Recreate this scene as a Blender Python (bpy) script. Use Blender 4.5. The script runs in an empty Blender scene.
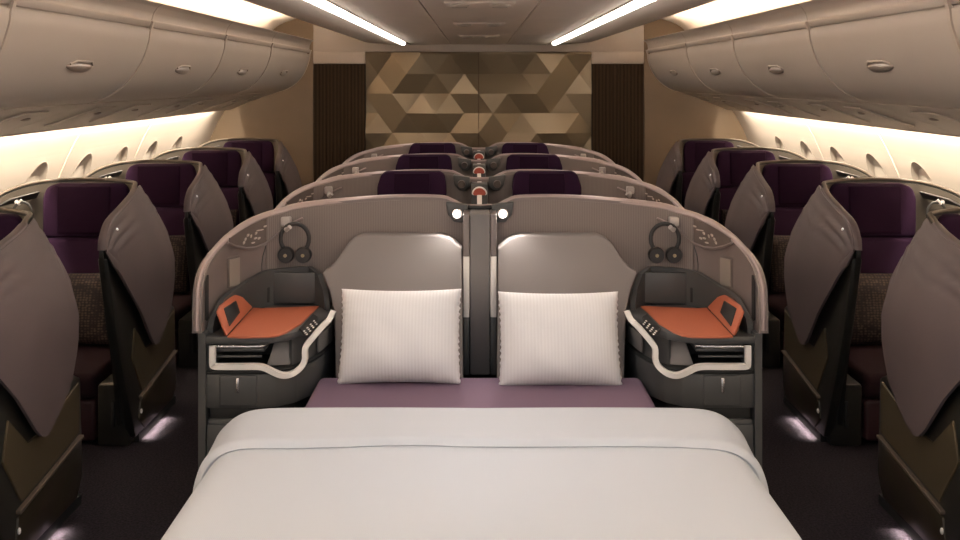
import bpy, bmesh, math, random
from mathutils import Vector, Matrix
random.seed(7)
S = bpy.context.scene
COL = S.collection
F, CX, HY, CH = 1014.0, 480.0, 80.0, 1.70      # focal length in px, centre column, horizon row, eye height

# ------------------------------------------------------------------ camera, world, exposure
cam = bpy.data.cameras.new('camera'); cam.sensor_width = 36.0; cam.lens = 36.0*F/960.0
cam.shift_y = -(270-HY)/960.0; cam.shift_x = 0.0025; cam.clip_start = 0.05
co = bpy.data.objects.new('camera', cam); COL.objects.link(co)
co.location = (-0.010, 0, CH); co.rotation_euler = (math.pi/2, 0, 0)
S.camera = co
W = bpy.data.worlds.new('cabin_air'); S.world = W; W.use_nodes = True
W.node_tree.nodes['Background'].inputs['Color'].default_value = (0.93, 0.95, 1.0, 1)
W.node_tree.nodes['Background'].inputs['Strength'].default_value = 0.75
S.view_settings.view_transform = 'Standard'; S.view_settings.look = 'None'
S.view_settings.gamma = 1.0; S.view_settings.exposure = 0.0; S.view_settings.use_curve_mapping = False
STRIP_E, COVE_E, WASH_W, FLOOR_W, READ_W, BED_FILL_W = 12.5, 24.0, 46.0, 1.1, 6.5, 20.0
WARM = (1.0, 0.80, 0.58)

# ------------------------------------------------------------------ materials
def mat(name, col, rough=0.5, metal=0.0, emit=None, es=0.0, bump=None, vary=None, spec=0.5, sheen=0.0, coat=0.0):
    m = bpy.data.materials.new(name); m.use_nodes = True
    nt = m.node_tree; b = nt.nodes['Principled BSDF']
    b.inputs['Base Color'].default_value = (*col, 1); b.inputs['Roughness'].default_value = rough
    b.inputs['Metallic'].default_value = metal; b.inputs['Specular IOR Level'].default_value = spec
    b.inputs['Sheen Weight'].default_value = sheen; b.inputs['Coat Weight'].default_value = coat
    if emit: b.inputs['Emission Color'].default_value = (*emit, 1); b.inputs['Emission Strength'].default_value = es
    tc = None
    def coord():
        nonlocal tc
        if tc is None: tc = nt.nodes.new('ShaderNodeTexCoord')
        return tc.outputs['Object']
    if vary:                                             # (scale, second colour)
        n = nt.nodes.new('ShaderNodeTexNoise'); n.inputs['Scale'].default_value = vary[0]; n.inputs['Detail'].default_value = 4
        nt.links.new(coord(), n.inputs['Vector'])
        r = nt.nodes.new('ShaderNodeValToRGB'); r.color_ramp.elements[0].position = 0.35; r.color_ramp.elements[1].position = 0.65
        r.color_ramp.elements[0].color = (*col, 1); r.color_ramp.elements[1].color = (*vary[1], 1)
        nt.links.new(n.outputs['Fac'], r.inputs['Fac']); nt.links.new(r.outputs['Color'], b.inputs['Base Color'])
    if bump:                                             # (kind, scale, strength)
        k, sc, st = bump
        if k == 'noise':
            n = nt.nodes.new('ShaderNodeTexNoise'); n.inputs['Scale'].default_value = sc; n.inputs['Detail'].default_value = 3; out = n.outputs['Fac']
        else:
            n = nt.nodes.new('ShaderNodeTexWave'); n.bands_direction = k; n.inputs['Scale'].default_value = sc; out = n.outputs['Fac']
        nt.links.new(coord(), n.inputs['Vector'])
        bp = nt.nodes.new('ShaderNodeBump'); bp.inputs['Strength'].default_value = st; bp.inputs['Distance'].default_value = 0.004
        nt.links.new(out, bp.inputs['Height']); nt.links.new(bp.outputs['Normal'], b.inputs['Normal'])
    return m
def stripes(m, scale, c1, c2, axis='X', pos=(0.4, 0.6)):
    nt = m.node_tree; b = nt.nodes['Principled BSDF']
    tc = nt.nodes.new('ShaderNodeTexCoord'); w = nt.nodes.new('ShaderNodeTexWave'); w.bands_direction = axis
    w.inputs['Scale'].default_value = scale; w.inputs['Distortion'].default_value = 0.0
    r = nt.nodes.new('ShaderNodeValToRGB'); r.color_ramp.elements[0].position, r.color_ramp.elements[1].position = pos
    r.color_ramp.elements[0].color = (*c1, 1); r.color_ramp.elements[1].color = (*c2, 1)
    nt.links.new(tc.outputs['Object'], w.inputs['Vector']); nt.links.new(w.outputs['Fac'], r.inputs['Fac'])
    nt.links.new(r.outputs['Color'], b.inputs['Base Color'])
    return m
M = {}
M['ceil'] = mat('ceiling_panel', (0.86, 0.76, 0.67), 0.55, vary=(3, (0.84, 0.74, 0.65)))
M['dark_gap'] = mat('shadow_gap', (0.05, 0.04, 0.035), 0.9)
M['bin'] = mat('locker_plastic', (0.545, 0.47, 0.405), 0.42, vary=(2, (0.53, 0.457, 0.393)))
M['bin_rail'] = mat('locker_rail', (0.52, 0.44, 0.37), 0.4)
M['latch'] = mat('latch_metal', (0.40, 0.34, 0.29), 0.3, 0.6)
M['wall'] = mat('sidewall_plastic', (0.66, 0.57, 0.48), 0.55, vary=(2, (0.64, 0.55, 0.46)))
M['shade'] = mat('window_shade', (0.66, 0.57, 0.48), 0.6)
M['bulkhead'] = mat('bulkhead_laminate', (0.24, 0.165, 0.10), 0.5, vary=(4, (0.225, 0.155, 0.095)))
M['bronze'] = mat('bronze_facets', (0.31, 0.24, 0.155), 0.40, 0.55)
M['wood'] = stripes(mat('dark_wood', (0.06, 0.035, 0.02), 0.75, spec=0.15), 9, (0.030, 0.018, 0.010), (0.055, 0.033, 0.018), pos=(0.2, 0.8))
M['carpet'] = mat('speckled_carpet', (0.004, 0.0032, 0.005), 0.95, spec=0.2, vary=(110, (0.026, 0.020, 0.028)), bump=('noise', 400, 0.6))
M['light'] = mat('warm_diffuser', (0.9, 0.8, 0.65), 0.4, emit=(1.0, 0.92, 0.84), es=STRIP_E)
M['cove'] = mat('cove_diffuser', (0.9, 0.8, 0.65), 0.4, emit=(1.0, 0.87, 0.70), es=COVE_E)
M['wash'] = mat('wash_diffuser', (0.9, 0.8, 0.65), 0.4, emit=(1.0, 0.80, 0.56), es=2.0)
M['lens'] = mat('lamp_lens_lit', (1, 1, 1), 0.3, emit=(1.0, 0.93, 0.84), es=14.0)
M['dot'] = mat('indicator_lens', (0.9, 0.88, 0.85), 0.3, emit=(1.0, 0.92, 0.85), es=0.6)
M['floorlens'] = mat('floor_lamp_lens', (1, 1, 1), 0.3, emit=(1.0, 0.82, 0.74), es=4.0)
M['shell'] = mat('mauve_shell', (0.20, 0.165, 0.155), 0.38, vary=(5, (0.19, 0.155, 0.147)))
M['rim'] = mat('mauve_rim', (0.34, 0.27, 0.26), 0.3, 0.25)
M['liner'] = stripes(mat('pinstripe_fabric', (0.2, 0.17, 0.16), 0.8), 42, (0.175, 0.145, 0.133), (0.225, 0.19, 0.175))
M['seatback'] = mat('grey_padding', (0.215, 0.195, 0.19), 0.85, spec=0.15, bump=('noise', 300, 0.12))
M['char'] = mat('charcoal_plastic', (0.062, 0.062, 0.062), 0.45)
M['char2'] = mat('charcoal_panel', (0.050, 0.052, 0.054), 0.42)
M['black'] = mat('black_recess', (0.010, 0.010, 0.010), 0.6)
M['orange'] = mat('orange_leather', (0.43, 0.115, 0.055), 0.5, bump=('noise', 250, 0.15))
M['trim'] = mat('pale_trim', (0.78, 0.74, 0.70), 0.35)
M['silver'] = mat('brushed_silver', (0.72, 0.68, 0.66), 0.25, 0.9)
M['divider'] = mat('divider_grey', (0.155, 0.143, 0.138), 0.5)
M['mattress'] = mat('purple_sheet', (0.185, 0.125, 0.180), 0.85, spec=0.2, bump=('noise', 60, 0.1))
M['duvet'] = mat('white_duvet', (0.525, 0.558, 0.612), 0.9, spec=0.2, bump=('X', 60, 0.05))
M['pillow'] = stripes(mat('white_pinstripe_cotton', (0.8, 0.77, 0.76), 0.85, bump=('X', 24, 0.12)), 24, (0.70, 0.70, 0.725), (0.735, 0.74, 0.765))
M['headphone'] = mat('headphone_black', (0.018, 0.016, 0.015), 0.45)
M['gold'] = mat('headphone_emblem', (0.45, 0.36, 0.22), 0.35, 0.7)
M['hook'] = mat('hook_grey', (0.42, 0.38, 0.36), 0.35)
M['chip'] = mat('pearl_chips', (0.75, 0.66, 0.58), 0.15, 0.3)
M['pocket'] = mat('pocket_bronze', (0.125, 0.10, 0.09), 0.3)
M['lampglass'] = mat('unlit_lens', (0.30, 0.26, 0.225), 0.3)
M['red'] = mat('red_pad', (0.40, 0.075, 0.045), 0.5)
M['purple'] = mat('purple_velvet', (0.022, 0.006, 0.023), 0.9, spec=0.2, bump=('noise', 200, 0.2))
M['purple_dark'] = mat('dark_purple_velvet', (0.014, 0.003, 0.014), 0.9, spec=0.15, bump=('noise', 200, 0.2))
M['maroon'] = mat('maroon_leather', (0.034, 0.010, 0.014), 0.55, bump=('noise', 200, 0.15))
M['maroon_seat'] = mat('aubergine_fabric', (0.020, 0.008, 0.012), 0.85, spec=0.2)
M['wing'] = mat('mauve_leather', (0.120, 0.092, 0.094), 0.5, bump=('noise', 350, 0.12), vary=(4, (0.112, 0.086, 0.088)))
M['side_shell'] = mat('dark_green_shell', (0.020, 0.019, 0.016), 0.42)
M['side_inner'] = mat('warm_grey_lining', (0.11, 0.09, 0.07), 0.6)
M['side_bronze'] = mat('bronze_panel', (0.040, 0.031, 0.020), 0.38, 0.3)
M['upper_bronze_glow'] = mat('bronze_painted_glow', (0.10, 0.078, 0.046), 0.4, 0.3)  # glow above the ledge painted in as a lighter bronze
M['side_rim'] = mat('bronze_rim', (0.115, 0.088, 0.066), 0.45, 0.2)
m = mat('woven_cushion', (0.05, 0.03, 0.025), 0.8); nt = m.node_tree
tc = nt.nodes.new('ShaderNodeTexCoord'); vo = nt.nodes.new('ShaderNodeTexVoronoi'); vo.inputs['Scale'].default_value = 60
mp = nt.nodes.new('ShaderNodeMapping'); mp.inputs['Scale'].default_value = (1, 1, 1.3)
rp = nt.nodes.new('ShaderNodeValToRGB'); rp.color_ramp.elements[0].color = (0.085, 0.056, 0.045, 1); rp.color_ramp.elements[1].color = (0.014, 0.008, 0.010, 1)
rp.color_ramp.elements[0].position = 0.2; rp.color_ramp.elements[1].position = 0.55; vo.inputs['Randomness'].default_value = 0.35
nt.links.new(tc.outputs['Object'], mp.inputs['Vector']); nt.links.new(mp.outputs['Vector'], vo.inputs['Vector'])
nt.links.new(vo.outputs['Distance'], rp.inputs['Fac']); nt.links.new(rp.outputs['Color'], nt.nodes['Principled BSDF'].inputs['Base Color'])
M['woven'] = m

# ------------------------------------------------------------------ mesh helpers
class MB:
    def __init__(s): s.bm = bmesh.new()
    def faces(s, vs, fs):
        v = [s.bm.verts.new(p) for p in vs]
        for f in fs:
            try: s.bm.faces.new([v[i] for i in f])
            except ValueError: pass
        return v
    def _bev(s, vs, bev, seg):
        if bev <= 0: return
        vset = set(vs); es = [e for e in s.bm.edges if e.verts[0] in vset and e.verts[1] in vset and len(e.link_faces) == 2 and e.calc_face_angle(0) > 0.3]
        bmesh.ops.bevel(s.bm, geom=es, offset=bev, segments=seg, profile=0.5, affect='EDGES', clamp_overlap=True)
    def box(s, x0, x1, y0, y1, z0, z1, bev=0.0, seg=2):
        v = s.faces([(x, y, z) for x in (x0, x1) for y in (y0, y1) for z in (z0, z1)],
                    [(0, 1, 3, 2), (4, 6, 7, 5), (0, 4, 5, 1), (2, 3, 7, 6), (0, 2, 6, 4), (1, 5, 7, 3)])
        bmesh.ops.recalc_face_normals(s.bm, faces=list({f for w in v for f in w.link_faces})); s._bev(v, bev, seg); return s
    def prism(s, pts, vec, bev=0.0, seg=2):
        n = len(pts); vec = Vector(vec); a = [Vector(p) for p in pts]
        v = s.faces(a + [p+vec for p in a], [tuple(range(n)), tuple(range(2*n-1, n-1, -1))] + [(i, (i+1) % n, n+(i+1) % n, n+i) for i in range(n)])
        bmesh.ops.recalc_face_normals(s.bm, faces=list({f for w in v for f in w.link_faces})); s._bev(v, bev, seg); return s
    def grid(s, rows, cu=False, cv=False):
        n, k = len(rows), len(rows[0]); v = [[s.bm.verts.new(p) for p in r] for r in rows]
        for i in range(n if cv else n-1):
            for j in range(k if cu else k-1):
                try: s.bm.faces.new([v[i][j], v[i][(j+1) % k], v[(i+1) % n][(j+1) % k], v[(i+1) % n][j]])
                except ValueError: pass
        return v
    def loft(s, rings, caps=True):
        v = s.grid(rings, cu=True)
        if caps:
            s.bm.faces.new(v[0]); s.bm.faces.new(list(reversed(v[-1])))
        return s
    def slab(s, rows, thick):                     # grid with thickness along its normals
        bm2 = bmesh.new(); v = [[bm2.verts.new(p) for p in r] for r in rows]
        for i in range(len(rows)-1):
            for j in range(len(rows[0])-1): bm2.faces.new([v[i][j], v[i][j+1], v[i+1][j+1], v[i+1][j]])
        bm2.normal_update()
        N = [[w.normal.copy() for w in r] for r in v]; bm2.free()
        a = s.grid(rows); b = s.grid([[Vector(p)+N[i][j]*thick for j, p in enumerate(r)] for i, r in enumerate(rows)])
        n, k = len(rows), len(rows[0])
        edge = [(0, j) for j in range(k)] + [(i, k-1) for i in range(1, n)] + [(n-1, j) for j in range(k-2, -1, -1)] + [(i, 0) for i in range(n-2, 0, -1)]
        for q in range(len(edge)):
            (i, j), (i2, j2) = edge[q], edge[(q+1) % len(edge)]
            s.bm.faces.new([a[i][j], a[i2][j2], b[i2][j2], b[i][j]])
        return s
    def tube(s, pts, r, seg=10, r2=None, closed=False):
        P_ = [Vector(p) for p in pts]; n = len(P_); rings = []; rl = r if isinstance(r, list) else [r]*n; r2l = rl if r2 is None else [r2]*n
        up = None
        for i in range(n):
            a = P_[i-1] if (i or closed) else P_[0]; b = P_[(i+1) % n] if (i < n-1 or closed) else P_[-1]
            t = (b-a).normalized()
            ref = Vector((0, 0, 1)) if up is None else up
            if up is None and abs(t.dot(ref)) > 0.95: ref = Vector((0, 1, 0))
            n1 = t.cross(ref).normalized(); n2 = n1.cross(t).normalized(); up = n2
            rings.append([P_[i]+n1*(rl[i]*math.cos(2*math.pi*k/seg))+n2*(r2l[i]*math.sin(2*math.pi*k/seg)) for k in range(seg)])
        v = s.grid(rings, cu=True, cv=closed)
        if not closed: s.bm.faces.new(v[0]); s.bm.faces.new(list(reversed(v[-1])))
        return s
    def ball(s, c, rx, ry=None, rz=None, seg=16):
        ry = rx if ry is None else ry; rz = rx if rz is None else rz
        bmesh.ops.create_uvsphere(s.bm, u_segments=seg, v_segments=max(6, seg//2), radius=1, matrix=Matrix.Translation(c) @ Matrix.Diagonal((rx, ry, rz, 1)))
        return s
    def disc(s, c, nrm, r, h, seg=20):            # short cylinder with its base at c along nrm
        q = Vector((0, 0, 1)).rotation_difference(Vector(nrm).normalized()); c = Vector(c)
        rings = [[c + q @ Vector((rr*math.cos(2*math.pi*k/seg), rr*math.sin(2*math.pi*k/seg), z)) for k in range(seg)]
                 for rr, z in ((r, 0), (r, h*0.75), (r*0.9, h))]
        return s.loft(rings)
    def build(s, name, material, parent=None, mx=1, off=(0, 0, 0), angle=38, recalc=True):
        bm = s.bm; off = Vector(off)
        bmesh.ops.remove_doubles(bm, verts=bm.verts, dist=1e-5)
        for v in bm.verts: v.co -= off
        if mx < 0:
            for v in bm.verts: v.co.x = -v.co.x
        if recalc: bmesh.ops.recalc_face_normals(bm, faces=bm.faces)
        bm.normal_update()
        for f in bm.faces: f.smooth = True
        for e in bm.edges: e.smooth = not (len(e.link_faces) != 2 or e.calc_face_angle(0) > math.radians(angle))
        me = bpy.data.meshes.new(name); bm.to_mesh(me); bm.free(); me.materials.append(M[material] if isinstance(material, str) else material)
        o = bpy.data.objects.new(name, me); COL.objects.link(o)
        if parent is not None: o.parent = parent
        return o
def tag(o, label=None, cat=None, group=None, kind=None):
    for k, v in (('label', label), ('category', cat), ('group', group), ('kind', kind)):
        if v: o[k] = v
    return o
def thing(name, label, cat, loc=(0, 0, 0), group=None):
    o = bpy.data.objects.new(name, None); o.empty_display_size = 0.1; COL.objects.link(o); o.location = loc
    return tag(o, label, cat, group)
def copy_tree(o, parent=None):
    c = o.copy(); COL.objects.link(c); c.parent = parent
    for ch in [k for k in bpy.data.objects if k.parent == o]: copy_tree(ch, c)
    return c
def lamp(name, kind, energy, loc, col=WARM, parent=None, aim=None, **kw):
    l = bpy.data.lights.new(name, kind); l.energy = energy; l.color = col
    for k, v in kw.items(): setattr(l, k, v)
    o = bpy.data.objects.new(name, l); COL.objects.link(o); o.location = loc
    if aim is not None: o.rotation_euler = Vector(aim).to_track_quat('-Z', 'Y').to_euler()
    if parent is not None: o.parent = parent
    return o
def P(px, py, Y): return Vector(((px-CX)*Y/F, Y, CH-(py-HY)*Y/F))      # a photograph pixel at distance Y
def spline(pts, n=8):
    p = [Vector(q) for q in pts]; out = []
    for i in range(len(p)-1):
        a = p[i-1] if i else p[0]*2-p[1]; b, c = p[i], p[i+1]; d = p[i+2] if i+2 < len(p) else p[-1]*2-p[-2]
        for k in range(n):
            t = k/n
            out.append(0.5*((2*b)+(c-a)*t+(2*a-5*b+4*c-d)*t*t+(3*b-a-3*c+d)*t**3))
    out.append(p[-1]); return out
def interp(tab, x):
    if x <= tab[0][0]: return tab[0][1]
    for (a, b), (c, d) in zip(tab, tab[1:]):
        if x <= c: return b+(d-b)*(x-a)/(c-a)
    return tab[-1][1]
ORD = ['nearest', 'second', 'third', 'fourth', 'fifth', 'sixth']

# ================================================================== the setting
Y0, Y1 = -1.2, 10.0
tag(MB().box(-2.9, 2.9, Y0, Y1+0.1, -0.06, 0.0).build('floor', 'carpet'), kind='structure')
def ext(profile, ya, yb, thick, ny=1):            # extrude an (x, z) profile along Y
    return MB().slab([[(x, ya+(yb-ya)*k/ny, z) for x, z in profile] for k in range(ny+1)], thick)
cb = MB()
for xa, xb in ((-0.665, -0.273), (-0.267, 0.267), (0.273, 0.665)):
    ys = [Y0, 1.5, 3.6, 5.7, 7.8, Y1]
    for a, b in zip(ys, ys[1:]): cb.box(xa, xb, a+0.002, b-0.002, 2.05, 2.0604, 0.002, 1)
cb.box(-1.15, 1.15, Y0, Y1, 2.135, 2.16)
tag(cb.build('ceiling', 'ceil'), kind='structure')
tag(MB().box(-0.64, 0.64, Y0, Y1, 2.0605, 2.068).build('trim_1', 'dark_gap'), kind='structure')
for n_, s_ in ((2, -1), (3, 1)):                  # soffit panels between the light slots and the lockers' coves
    tag(MB().prism([(0.745, Y0, 2.045), (1.11, Y0, 2.072), (1.13, Y0, 2.09), (1.12, Y0, 2.11), (0.745, Y0, 2.10)], (0, Y1-Y0, 0), 0.006).build('trim_%d' % n_, 'ceil', mx=s_), kind='structure')
cove = spline([(1.0, 2.13, 0), (1.25, 2.27, 0), (1.6, 2.33, 0), (1.95, 2.25, 0), (2.15, 2.05, 0)], 6)
for n_, s_ in ((4, -1), (5, 1)):
    tag(ext([(p.x, p.y) for p in cove], Y0, Y1, 0.02).build('trim_%d' % n_, 'ceil', mx=s_), kind='structure')
wallprof = [(p.x, p.y) for p in spline([(2.33, 1.62, 0), (2.44, 1.50, 0), (2.51, 1.39, 0), (2.61, 1.205, 0), (2.72, 0.90, 0), (2.76, 0.5, 0), (2.74, 0.0, 0)], 6)]
def wall_x(z):
    return interp(sorted((zz, xx) for xx, zz in wallprof), z)
win_y = [2.55, 3.25, 3.95, 4.66, 5.36, 6.07, 6.78, 7.48, 8.18, 8.88]
for side, s_ in (('left', -1), ('right', 1)):
    b = ext(wallprof, Y0, Y1, 0.03, 1)
    w = b.build('wall_'+side, 'wall')
    cut = MB()
    for wy in win_y:
        cut.loft([[(xx, wy+0.165*math.cos(a)*k, 0.975+0.235*math.sin(a)*k) for a in [2*math.pi*i/40 for i in range(40)]] for xx, k in ((2.3, 1), (3.0, 1))])
    co_ = cut.build('window_cutter', 'wall')
    md = w.modifiers.new('cut', 'BOOLEAN'); md.object = co_; md.operation = 'DIFFERENCE'; md.solver = 'EXACT'
    bpy.context.view_layer.update()
    me = bpy.data.meshes.new_from_object(w.evaluated_get(bpy.context.evaluated_depsgraph_get()))
    w.modifiers.clear(); w.data = me; bpy.data.objects.remove(co_)
    jm = bmesh.new(); jm.from_mesh(me)
    for wy in win_y[::2]:                          # raised joints between the wall panels
        jj = MB(); jj.slab([[(x, wy-0.355-0.012+0.024*k, z) for x, z in wallprof] for k in range(2)], -0.006)
        tm = bpy.data.meshes.new('t'); jj.bm.to_mesh(tm); jm.from_mesh(tm); jj.bm.free(); bpy.data.meshes.remove(tm)
    if s_ < 0:
        for v in jm.verts: v.co.x = -v.co.x
    bmesh.ops.recalc_face_normals(jm, faces=jm.faces)
    for f in jm.faces: f.smooth = False
    jm.to_mesh(me); jm.free()
    tag(w, kind='structure')
    for k, wy in enumerate(win_y[3:]):
        el = lambda f, dx: [(wall_x(0.975+0.235*math.sin(a)*f)+dx, wy+0.165*math.cos(a)*f, 0.975+0.235*math.sin(a)*f) for a in [2*math.pi*i/40 for i in range(40)]]
        ring = MB(); ring.grid([el(1.03, -0.003), el(1.0, -0.004), el(0.96, 0.010), el(0.84, 0.026), el(0.78, 0.030)], cu=True)
        wn = ring.build('window_%d' % (k+1 + (7 if s_ > 0 else 0)), 'wall', mx=s_); tag(wn, kind='structure')
        sh = MB(); sh.loft([el(0.83, 0.024), el(0.83, 0.034)]); sh.build('window_shade', 'shade', wn, mx=s_)
bh = MB(); bh.box(-2.95, 2.95, Y1+0.08, Y1+0.16, 0, 2.45)
for s_ in (-1, 1): bh.box(*(sorted((s_*1.63, s_*2.78))), Y1, Y1+0.085, 0, 2.4, 0.01)
tag(bh.build('wall_back', 'bulkhead'), kind='structure')
tag(MB().box(-1.63, 1.63, Y1, Y1+0.08, 1.98, 2.4, 0.004).build('trim_6', 'bin_rail'), kind='structure')
for n_, s_ in ((7, -1), (8, 1)):
    tag(MB().box(1.12, 1.63, Y1-0.005, Y1+0.08, 1.862, 1.98, 0.004).build('trim_%d' % n_, 'bin_rail', mx=s_), kind='structure')

# faceted bronze wall, two leaves meeting on a dark seam
dx_, dz_ = 0.285, 0.195
hv = {}; hrand = random.Random(23)
def hgt(i, j):
    if (i % 7, j) not in hv: hv[(i % 7, j)] = hrand.choice((0.0, 0.0, 0.045, 0.075, 0.085))
    return hv[(i % 7, j)]
for s_, lab in ((-1, 'bronze faceted wall leaf beside the left dark wood panel'), (1, 'bronze faceted wall leaf beside the right dark wood panel')):
    xa, xb = (-1.115, -0.004) if s_ < 0 else (0.004, 1.115)
    fm = MB(); bm = fm.bm; vv = {}
    def V(i, j):
        if (i, j) not in vv: vv[(i, j)] = bm.verts.new(((i+0.5*(j % 2))*dx_, Y1+0.06-hgt(i, j), 0.005+j*dz_))
        return vv[(i, j)]
    for i in range(-8, 8):
        for j in range(0, 11):
            if j % 2 == 0: tr = [(V(i, j), V(i+1, j), V(i, j+1)), (V(i+1, j), V(i+1, j+1), V(i, j+1))]
            else: tr = [(V(i, j), V(i+1, j), V(i+1, j+1)), (V(i, j), V(i+1, j+1), V(i, j+1))]
            for t in tr: bm.faces.new(t)
    for c_, n_ in (((xa, 0, 0), (-1, 0, 0)), ((xb, 0, 0), (1, 0, 0)), ((0, 0, 0.05), (0, 0, -1)), ((0, 0, 1.975), (0, 0, 1))):
        bmesh.ops.bisect_plane(bm, geom=bm.verts[:]+bm.edges[:]+bm.faces[:], plane_co=c_, plane_no=n_, clear_outer=True)
    be = [e for e in bm.edges if e.is_boundary]
    r_ = bmesh.ops.extrude_edge_only(bm, edges=be)
    for g in r_['geom']:
        if isinstance(g, bmesh.types.BMVert): g.co.y = Y1+0.075
    tag(fm.build('faceted_panel', 'bronze', angle=4), lab, 'wall panel')
for s_, lab in ((-1, 'tall dark brown wood panel left of the faceted bronze wall'), (1, 'tall dark brown wood panel right of the faceted bronze wall')):
    wp = MB()
    for k in range(8):
        a = 1.122+k*0.0632; wp.box(a, a+0.0626, Y1-0.004, Y1+0.075, 0.01, 1.858, 0.004, 1)
    tag(wp.build('wood_panel', 'wood', mx=s_), lab, 'wall panel')

# ================================================================== ceiling lights, lockers, service panels
for s_, w_ in ((-1, 'left'), (1, 'right')):
    t = thing('light_strip', 'long warm ceiling light strip in the slot %s of the aisle centre' % w_, 'ceiling light', (s_*0.69, 0, 2.04))
    o = (s_*0.69, 0, 2.04)
    h = MB(); h.box(0.667, 0.674, Y0, Y1-0.02, 2.045, 2.12); h.box(0.736, 0.744, Y0, Y1-0.02, 2.055, 2.12); h.box(0.667, 0.744, Y0, Y1-0.02, 2.11, 2.125)
    for v in h.bm.verts: v.co.x *= s_
    h.build('housing', 'ceil', t, off=o)
    d = MB(); d.box(0.684, 0.724, Y0+0.02, Y1-0.55, 2.024, 2.062, 0.014, 4)
    for v in d.bm.verts: v.co.x *= s_
    d.build('diffuser', 'light', t, off=o)
    t = thing('cove_light', 'hidden warm cove light above the %s row of lockers' % w_, 'cove light', (s_*1.72, 0, 2.03))
    o = (s_*1.72, 0, 2.03)
    d = MB(); d.box(1.69, 1.75, Y0+0.02, Y1-0.55, 2.026, 2.040, 0.004)
    for v in d.bm.verts: v.co.x *= s_
    d.build('diffuser', 'cove', t, off=o)
    t = thing('wash_light', 'warm light strip washing the %s window wall' % w_, 'wall light', (s_*2.40, 0, 1.50))
    o = (s_*2.40, 0, 1.50)
    d = MB(); d.box(2.385, 2.415, Y0+0.02, Y1-0.06, 1.505, 1.520, 0.005)
    for v in d.bm.verts: v.co.x *= s_
    d.build('diffuser', 'wash', t, off=o)
    for k in range(6):
        lamp('wash_lamp', 'AREA', WASH_W, (0.0, 0.2+1.70*k, 0.003), (1.0, 0.88, 0.72), t, aim=(s_*0.62, 0, -1), shape='RECTANGLE', size=1.7, size_y=0.03)
for k, y in enumerate((1.25, 2.98, 4.70, 6.36, 8.1)):
    t = thing('ceiling_unit', '%s ceiling unit with paired round spots on the central panel, counted from the bulkhead' % ['fifth', 'fourth', 'third', 'second', 'first'][k], 'ceiling unit', (0, y, 2.049))
    MB().box(-0.16, 0.16, -0.16, 0.16, -0.002, 0.012, 0.001).build('panel', 'ceil', t)
    for s_ in (-1, 1):
        MB().ball((s_*0.095, 0.0, -0.003), 0.048, 0.065, 0.012).build('spot_housing', 'bin_rail', t)
        MB().box(s_*0.095-0.035, s_*0.095+0.035, 0.085, 0.10, -0.007, -0.001, 0.002).build('air_vent', 'dark_gap', t)
    if k < 2:
        lamp('bed_fill_spot', 'SPOT', BED_FILL_W, (0, 0, -0.02), (0.84, 0.90, 1.0), t, aim=(0, 0.38 if k else 0.5, -1), spot_size=math.radians(105), spot_blend=1.0, shadow_soft_size=0.12)  # lamps added out of view to brighten the bed, bluish to whiten it

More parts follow.
